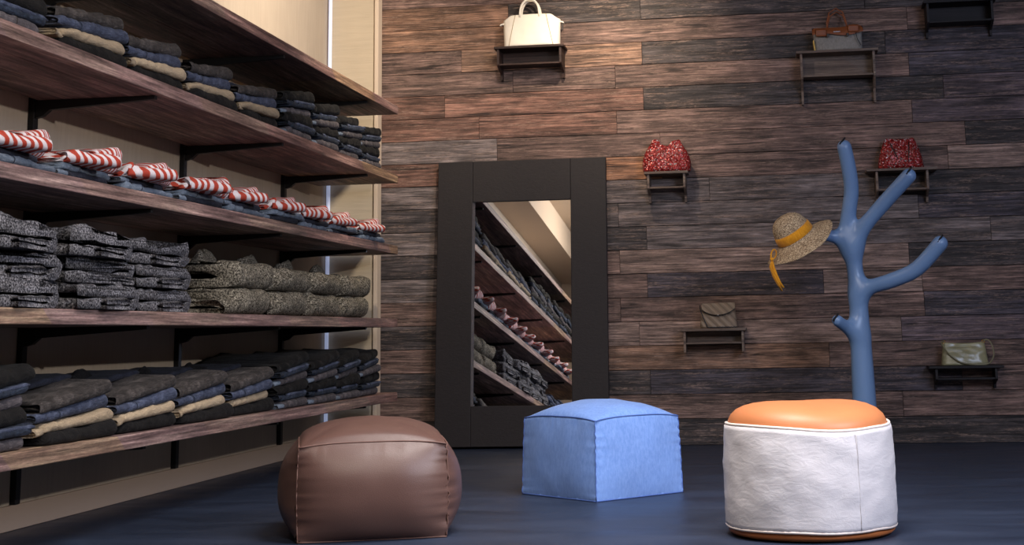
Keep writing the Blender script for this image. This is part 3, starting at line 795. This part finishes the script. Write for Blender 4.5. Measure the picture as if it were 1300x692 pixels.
# ------------------------------------------------------------------ straw hat on the left branch
def sun_hat():
    r = empty('sun_hat', (.075, 7.15, 1.03))
    ax = Vector((-.50, -.28, .80)).normalized()          # crown direction
    r.rotation_mode = 'QUATERNION'; r.rotation_quaternion = Vector((0, 0, 1)).rotation_difference(ax)
    def drp(p, th):
        rr_ = math.hypot(p.x, p.y)
        k = max(0, (rr_-.085)/.085)
        return Vector((p.x, p.y, p.z + k*.012*math.sin(2*th+.9) - .004*nz((p.x*9, p.y*9, 0), 1)))
    out = [(.0005, .112), (.02, .111), (.04, .106), (.058, .095), (.071, .078), (.079, .055), (.083, .03), (.086, .004), (.092, -.004), (.115, -.012), (.14, -.022), (.165, -.036), (.168, -.038)]
    inn = [(.166, -.040), (.138, -.026), (.113, -.016), (.091, -.008), (.082, .002), (.079, .03), (.075, .055), (.067, .076), (.055, .092), (.038, .102), (.02, .107), (.0005, .108)]
    MB().lathe(out+inn, 72, drp).build('crown_and_brim', MT['straw'], r)
    rb = MB(); rb.lathe([(.0865, .004), (.0885, .006), (.0865, .030), (.0825, .044), (.0815, .043), (.085, .028), (.086, .006)], 72, drp)
    ro = rb.build('ribbon', MT['ribbon'], r)
    # bow and tails on the downhill side
    inv = r.rotation_quaternion.inverted()
    def loc(p): return inv @ (Vector(p) - Vector((.075, 7.15, 1.03)))
    k0 = Vector((-.034, 7.085, .932))
    tl = [k0, k0+Vector((-.008, -.006, -.03)), k0+Vector((.004, -.006, -.07)), k0+Vector((.022, -.004, -.105)), k0+Vector((.038, 0, -.135))]
    MB().tube([loc(p) for p in tl], [.006, .010, .010, .010, .006], 8, flat=.3).build('ribbon_tail', MT['ribbon'], ro)
    tl = [k0, k0+Vector((.004, -.010, -.03)), k0+Vector((.014, -.012, -.065)), k0+Vector((.028, -.010, -.10)), k0+Vector((.046, -.006, -.122))]
    MB().tube([loc(p) for p in tl], [.005, .008, .009, .009, .005], 8, flat=.3).build('ribbon_tail', MT['ribbon'], ro)
    lp = [k0+Vector((.022*math.sin(a)*.5, -.006, .022-.022*math.cos(a))) + Vector((.012*math.sin(a/2), 0, 0)) for a in [i*2*PI/14 for i in range(14)]]
    MB().tube([loc(p) for p in lp], .0045, 8, True, .5).build('bow', MT['ribbon'], ro)
    MB().tube([loc(k0+Vector((-.006, -.004, .0))), loc(k0+Vector((.0, -.006, .002))), loc(k0+Vector((.006, -.004, .004)))], [.006, .009, .006], 8).build('knot', MT['ribbon'], ro)
    r.location = (.056, 7.15, 1.040); r.scale = (1.1, 1.1, 1.1)
    tag(r, 'woven straw sun hat with a mustard ribbon hanging on the left branch', 'hat')
sun_hat()

# ------------------------------------------------------------------ small display shelves on the plank wall
def display_shelf(x0, x1, z, hh, mat, label, over=.022, depth=.13, rail=.55, back=True, leg='ogee', tb=.014):
    r = empty('display_shelf', ((x0+x1)/2, YB-.004, z)); w = (x1-x0)/2; d = depth
    MB().box(-w, w, -d, 0, -tb, 0, .002).build('shelf_top', mat, r)
    zr = -hh*rail
    if leg == 'ogee':
        pr_ = [(0, -tb), (-d+.012, -tb), (-d+.012, zr-.004)]
        for i in range(9):
            t_ = i/8; pr_.append((-d+.012 + (d-.045)*sstep(0, 1, t_), zr-.006 - (hh+zr)*.55*t_))
        pr_ += [(-.028, -hh), (0, -hh)]
    else: pr_ = [(0, -tb), (-d+.012, -tb), (-d+.012, -hh), (0, -hh)]
    for sx in (-1, 1):
        xa = sx*(w-over); MB().prism(pr_, xa-.006, xa+.006, 'x').build('side_panel', mat, r)
    MB().box(-w+over+.006, w-over-.006, -d+.02, -.004, zr-.010, zr, .0015).build('lower_board', mat, r)
    if back: MB().box(-w+over+.006, w-over-.006, -.012, -.002, zr, -tb).build('back_panel', mat, r)
    return tag(r, label, 'shelf', 'small display shelves on the plank wall')
display_shelf(-1.580, -1.180, 2.208, .175, MT['display_dark'], 'dark wooden display shelf under the cream handbag', depth=.15)
display_shelf(.108, .552, 2.108, .285, MT['display_grey'], 'wide pale grey display shelf under the grey satchel', over=.026, rail=.47, leg='ogee')
display_shelf(.805, 1.19, 2.352, .185, MT['display_black'], 'blackened empty display shelf at the top right edge', rail=.6, depth=.15)
display_shelf(-.750, -.508, 1.472, .165, MT['display_grey'], 'small grey display shelf under the bright red clutch, right of the mirror', rail=.5, back=False)
display_shelf(.452, .828, 1.446, .18, MT['display_grey'], 'grey display shelf under the dark red clutch behind the coat tree', over=.055, rail=.6, back=False)
display_shelf(-.575, -.224, .617, .125, MT['display_grey'], 'grey box-like display shelf under the quilted clutch', over=.02, rail=.58, leg='box')
display_shelf(.718, 1.102, .400, .12, MT['display_black'], 'low blackened display shelf under the olive shoulder bag', over=.04, rail=.52, back=False)

# ------------------------------------------------------------------ bags
def pillow(mb, outline_top, x0, x1, z0, depth, nu=28, nv=20, yc=0., slim=.15, taper=.0, seed=1, wr=.0):
    """soft bag body: outline_top(u)->z ; both faces bulge; side(u,v)"""
    def edges(v): return x0 + taper*v, x1 - taper*v
    for sgn in (-1, 1):
        def f(u, v, sgn=sgn):
            a, b = edges(v); x = lerp(a, b, u); zt = outline_top(u); z = lerp(z0, zt, v)
            t_ = (1-abs(2*u-1)**3.5)**.5 if abs(2*u-1) < 1 else 0
            dv = lerp(1, slim, v**1.3)
            y = yc + sgn*depth*.5*dv*(.35+.65*t_) * (1 if v > .0 else .9)
            y += sgn*wr*nz((u*6, v*5, sgn), 1., seed)
            return (x, y, z)
        mb.grid(f, nu, nv)
    # closing strips at bottom and sides
    def strip(f0, f1, n):
        vs = []; fs = []
        for i in range(n+1): vs += [f0(i/n), f1(i/n)]
        for i in range(n): fs.append([2*i, 2*i+1, 2*i+3, 2*i+2])
        mb.add(vs, fs)
    def F(sgn):
        def f(u, v):
            a, b = edges(v); x = lerp(a, b, u); z = lerp(z0, outline_top(u), v)
            t_ = (1-abs(2*u-1)**3.5)**.5 if abs(2*u-1) < 1 else 0
            y = yc + sgn*depth*.5*lerp(1, slim, v**1.3)*(.35+.65*t_)*(1 if v > 0 else .9) + sgn*wr*nz((u*6, v*5, sgn), 1., seed)
            return (x, y, z)
        return f
    A_, B_ = F(-1), F(1)
    strip(lambda t: A_(t, 0), lambda t: B_(t, 0), nu); strip(lambda t: A_(t, 1), lambda t: B_(t, 1), nu)
    strip(lambda t: A_(0, t), lambda t: B_(0, t), nv); strip(lambda t: A_(1, t), lambda t: B_(1, t), nv)
    return A_

YS = 8.025   # bag centre plane
def tote():
    r = empty('handbag', (-1.372, YS, 2.2085))
    def top(u): return .186 - .030*sstep(.82, 1, u) - .026*sstep(.16, 0, u) + .003*math.sin(u*PI)
    mb = MB(); F = pillow(mb, top, -.158, .160, .001, .115, slim=.5, taper=-.004, seed=2, wr=.003)
    mb.build('body', MT['tote'], r, weld=.0004)
    for sgn in (-1, 1):   # wing folds at the top corners
        m2 = MB(); m2.prism([(sgn*.150, .150), (sgn*.182, .142), (sgn*.186, .130), (sgn*.168, .138), (sgn*.152, .132)], -.012, .012, 'y', .002); m2.build('corner_wing', MT['tote'], r)
    for u0, u1 in ((.22, .10), (.76, .90)):
        pts = [Vector(F(lerp(u1, u0, v), v)) + Vector((0, -.0015, 0)) for v in [i/14 for i in range(15)]]
        MB().tube(pts, .0018, 6).build('seam', MT['tote_seam'], r)
    for yy in (-.030, .024):
        a = []
        for i in range(21):
            th = PI*i/20; a.append((-.008 + -.056*math.cos(th), yy*(1-.25*math.sin(th)), .172 + .105*math.sin(th)**.75 + 0))
        MB().tube(a, .0065, 10).build('handle', MT['tote'], r)
    MB().box(.170, .180, -.006, .006, .092, .134, .002).build('zip_pull', MT['dark_leather'], r)
    tag(r, 'cream leather handbag with arched handles, under the warm spotlight', 'handbag')
tote()
def satchel():
    r = empty('satchel', (.337, YS+.01, 2.1085))
    mb = MB(); F = pillow(mb, lambda u: .118+.004*math.sin(u*9), -.128, .132, .001, .10, slim=.55, taper=-.002, seed=4, wr=.002)
    mb.build('body', MT['grey_canvas'], r, weld=.0004)
    # leather flap, scalloped lower edge
    def fl(u, v):
        x = lerp(-.136, .140, u); lo = .082 + .010*math.sin(u*PI*2+.5) + .012*(u)
        z = lerp(lo, .128 + .014*math.exp(-((u-.82)/.14)**2) - .010*(1 if u < .03 or u > .97 else 0), v)
        return (x, -.052+.016*v**2-.004*math.sin(u*PI), z)
    m2 = MB(); m2.grid(fl, 30, 8)
    m2.grid(lambda u, v: (lerp(-.136, .140, u), lerp(-.036, .035, v), .128 + .014*math.exp(-((u-.82)/.14)**2)), 30, 4)
    lf = m2.build('leather_flap', MT['tan_leather'], r)
    for cx_, zz in ((-.088, .095), (.088, .112)):
        MB().box(cx_-.030, cx_+.030, -.062, -.052, zz-.018, zz+.024, .008).build('flap_tab', MT['tan_leather'], lf)
    a = [(-.052 + 0, -.03, .12), (-.053, -.028, .16), (-.038, -.026, .215), (.0, -.026, .238), (.035, -.026, .215), (.052, -.028, .16), (.054, -.03, .12)]
    MB().tube(a, .0045, 8).build('handle', MT['tan_leather'], r)
    MB().tube([(x+.004, y+.05, z-.01) for x, y, z in a], .0045, 8).build('handle', MT['tan_leather'], r)
    for x in (-.052, .054): MB().box(x-.006, x+.006, -.066, -.056, .070, .090, .002).build('buckle', MT['dark_leather'], lf)
    MB().box(-.022, .016, -.060, -.055, .098, .103, .001).build('clasp', MT['silver'], lf)
    MB().prism([(-.129, .004), (-.122, .004), (-.128, .060), (-.134, .060)], -.045, .02, 'y').build('side_gusset', MT['yellow_trim'], r)
    MB().tube([(.108, -.05, .115), (.100, -.056, .085), (.106, -.058, .055), (.124, -.05, .02)], .0022, 6).build('side_strap', MT['dark_leather'], r)
    tag(r, 'grey canvas satchel with brown leather flap on the upper right shelf', 'handbag')
satchel()
def clutch_red(xc, z, w, h, ears, label, dark=False):
    r = empty('sequin_clutch', (xc, YS, z))
    def top(u):
        if ears: return h - .030*math.exp(-((u-.47)/.17)**4) - .020*sstep(.1, 0, u) - .03*sstep(.92, 1, u) + .006*math.sin(u*7)
        return h - .006*math.sin(u*PI) - .012*sstep(.05, 0, u) - .014*sstep(.95, 1, u)
    mb = MB()
    def edge(v): return w/2*(1 - .32*v**1.6 + (.10*math.sin(v*PI) if ears else .02*math.sin(v*PI)))
    for sgn in (-1, 1):
        def f(u, v, sgn=sgn):
            e = edge(v); x = lerp(-e, e, u); z_ = .001 + top(u)*v
            t_ = max(0, 1-abs(2*u-1)**3)**.5
            y = sgn*.042*(1-.75*v**1.5)*(.25+.75*t_) + .003*nz((u*9, v*7, sgn), 1, 3)
            if v == 0: y *= .8
            return (x, y, z_)
        mb.grid(f, 34, 20)
    mb.grid(lambda u, v: (lerp(-w/2, w/2, u), lerp(-.03, .03, v)*max(.3, (1-abs(2*u-1)**3)), .001), 20, 4)
    # closing sides and mouth
    for u_ in (0., 1.):
        e = lambda v: edge(v)*(2*u_-1)
        mb.grid(lambda a, v: (e(v), lerp(-1, 1, a)*.042*(1-.75*v**1.5)*.26, .001+top(u_)*v), 3, 20)
    mb.grid(lambda u, a: (lerp(-edge(1), edge(1), u), lerp(-1, 1, a)*.011*(.25+.75*max(0, 1-abs(2*u-1)**3)**.5), .001+top(u)), 34, 2)
    mb.build('body', MT['sequin'], r, weld=.0008)
    if dark:
        for a, b in (((-.055, .145), (-.016, .05)), ((.048, .145), (.040, .03))):
            pts = [(lerp(a[0], b[0], t), -.040+.030*lerp(.85, .1, t)**1.3, lerp(a[1], b[1], t)) for t in (0, .25, .5, .75, 1)]
            MB().tube(pts, [.0015, .003, .0035, .003, .0015], 6).build('fold_trim', MT['dark_leather'], r)
    tag(r, label, 'clutch bag')
clutch_red(-.627, 1.4725, .258, .176, True, 'bright red sequined clutch with a dipped top, right of the mirror')
clutch_red(.640, 1.4465, .240, .166, False, 'dark red sequined clutch with a straight top, behind the coat tree', True)
def quilted():
    r = empty('quilted_clutch', (-.370, YS, .6175))
    mb = MB(); F = pillow(mb, lambda u: .128+.006*u, -.102, .100, .001, .075, slim=.45, taper=.012, seed=6, wr=.003)
    mb.build('body', MT['quilt'], r, weld=.0004)
    m2 = MB()
    def fl(u, v, off=0.):
        e = lerp(-.088, .089, u); k = 1-abs(2*u-1)**2.2
        z = lerp(.132, .098-.030*k, v); y = -.020 - .022*v**.7*(.55+.45*k) - off
        return (e, y, z+.004*u)
    m2.grid(lambda u, v: fl(u, v), 26, 10); m2.grid(lambda u, v: (Vector(fl(u, v))+Vector((0, .0035, -.001)))[:], 26, 10)
    m2.grid(lambda u, v: (lerp(-.088, .089, u), lerp(-.020, .018, v), .1335+.004*u), 26, 3)
    fo = m2.build('flap', MT['quilt'], r)
    MB().tube([fl(i/24, 1, .002) for i in range(25)], .0022, 6).build('flap_edge', MT['dark_leather'], fo)
    MB().lathe([(.0004, .003), (.005, .002), (.005, -.002), (.0004, -.003)], 14).build('clasp', MT['silver'], fo, loc=(.0, -.050, .070))
    pts = [(-.098, -.01, .122), (-.098, -.030, .105), (-.090, -.038, .08), (-.078, -.043, .05), (-.066, -.046, .022), (-.06, -.048, .004)]
    MB().tube(pts, .0028, 6).build('chain_strap', MT['chain'], r)
    pts = [(-.06+i*.0075, -.0485 - (.0015 if i % 2 else 0), .004+(.002 if i % 2 else 0)) for i in range(22)]
    MB().tube(pts, .0024, 6).build('chain_strap', MT['chain'], r)
    tag(r, 'small quilted taupe clutch with flap and dark chain, lower centre', 'clutch bag')
quilted()
def olive_bag():
    r = empty('shoulder_bag', (.906, YS-.005, .4005))
    mb = MB(); F = pillow(mb, lambda u: .122-.008*math.sin(u*PI), -.118, .125, .001, .085, slim=.22, taper=.016, seed=9, wr=.004)
    mb.build('body', MT['olive'], r, weld=.0004)
    for x, z in ((-.098, .122), (.104, .122)):
        MB().tube([(x+.007*math.cos(a), -.006, z+.007*math.sin(a)) for a in [i*PI/6 for i in range(12)]], .0018, 6, True).build('ring', MT['brass'], r)
    pts = [(-.100, -.008, .128), (-.112, -.02, .118), (-.106, -.030, .10), (-.085, -.041, .068), (-.055, -.048, .038), (-.02, -.053, .016), (.03, -.056, .006), (.08, -.056, .004), (.122, -.050, .010), (.148, -.035, .045), (.150, -.022, .085), (.138, -.012, .12), (.122, -.006, .132), (.106, -.006, .126)]
    # smooth the strap
    P = [Vector(p) for p in pts]; Q = []
    for i in range(len(P)-1):
        p0 = P[max(i-1, 0)]; p1 = P[i]; p2 = P[i+1]; p3 = P[min(i+2, len(P)-1)]
        for s in range(5):
            t = s/5; Q.append(.5*((2*p1)+(p2-p0)*t+(2*p0-5*p1+4*p2-p3)*t*t+(3*p1-p0-3*p2+p3)*t**3))
    Q.append(P[-1]); MB().tube(Q, .0042, 8, flat=.6).build('strap', MT['olive_strap'], r)
    MB().tube([F(i/20, .80) for i in range(3, 18)], .0012, 6).build('seam', MT['olive_strap'], r)
    tag(r, 'olive leather shoulder bag with looping strap on the lower right shelf', 'handbag')
olive_bag()

# ------------------------------------------------------------------ lights of the shop, plus added soft fills
def spot(loc, to, power, col, ang, blend=.5, size=.05):
    l = bpy.data.lights.new('spot', 'SPOT'); l.energy = power; l.color = col; l.spot_size = math.radians(ang); l.spot_blend = blend; l.shadow_soft_size = size
    o = bpy.data.objects.new('shop_spot_light', l); o.location = loc
    o.rotation_euler = (Vector(to)-Vector(loc)).to_track_quat('-Z', 'Y').to_euler(); C.objects.link(o); return o
def area(loc, to, power, col, sx, sy, spread=180):
    l = bpy.data.lights.new('area', 'AREA'); l.energy = power; l.color = col; l.shape = 'RECTANGLE'; l.size = sx; l.size_y = sy; l.spread = math.radians(spread)
    o = bpy.data.objects.new('added_fill_light', l); o.location = loc  # soft fill without a fixture, added for brightness
    o.rotation_euler = (Vector(to)-Vector(loc)).to_track_quat('-Z', 'Y').to_euler(); C.objects.link(o); return o
WARM = (1., .81, .60); NEUT = (1., .92, .84); COOL = (.62, .72, 1.)
spot((-.88, 7.15, 2.72), (-.92, 8.1, 2.12), 84, WARM, 84, 1., .03)
spot((-1.55, 5.3, 2.72), (-.5, 8.1, 1.2), 70, (1, .92, .88), 70, 1., .04)
spot((2.0, 3.2, 1.8), (-2.5, 5.5, .9), 230, NEUT, 80, .9, .04)  # unseen low lamp off to the right, well below the ceiling
spot((-1.2, 6.5, 2.72), (-2.56, 7.2, 2.15), 185, (1., .86, .68), 110, 1., .05)
area((2.2, 2.6, 2.5), (.0, 5.6, .4), 120, COOL, 1.6, 1.2)  # unseen cool fill, added in place of storefront daylight
area((-.2, 4.2, 2.7), (-.2, 4.8, 0), 62, (1, .93, .9), 1.2, 1.2, 110)  # unseen fill added to brighten the poufs from above
area((-.9, 2.0, 2.7), (-2.5, 2.8, 1.5), 105, (1, .90, .78), .8, 1.5)  # unseen warm fill added for the near shelving and left wall

w = bpy.data.worlds.new('world'); bpy.context.scene.world = w; w.use_nodes = True
w.node_tree.nodes['Background'].inputs[0].default_value = (.5, .58, .75, 1); w.node_tree.nodes['Background'].inputs[1].default_value = .2

# ------------------------------------------------------------------ camera
cam = bpy.data.cameras.new('camera'); co = bpy.data.objects.new('camera', cam); C.objects.link(co)
f_, yw, pt, rl, cx0, cy0 = 1852.06, -.137257, .178814, -.019418, 734.594, 89.507
F = Vector((math.sin(yw)*math.cos(pt), math.cos(yw)*math.cos(pt), math.sin(pt))); R0 = Vector((math.cos(yw), -math.sin(yw), 0)); U0 = R0.cross(F)
R = R0*math.cos(rl) + U0*math.sin(rl); U = -R0*math.sin(rl) + U0*math.cos(rl)
co.matrix_world = Matrix(((R.x, U.x, -F.x, 0), (R.y, U.y, -F.y, 0), (R.z, U.z, -F.z, .6), (0, 0, 0, 1)))
cam.sensor_width = 36; cam.lens = f_/1300*36; cam.shift_x = (650-cx0)/1300; cam.shift_y = (cy0-346)/1300; cam.clip_start = .02
sc = bpy.context.scene; sc.camera = co
sc.view_settings.view_transform = 'Standard'; sc.view_settings.look = 'None'; sc.view_settings.gamma = 1; sc.view_settings.use_curve_mapping = False
sc.view_settings.exposure = 0.0
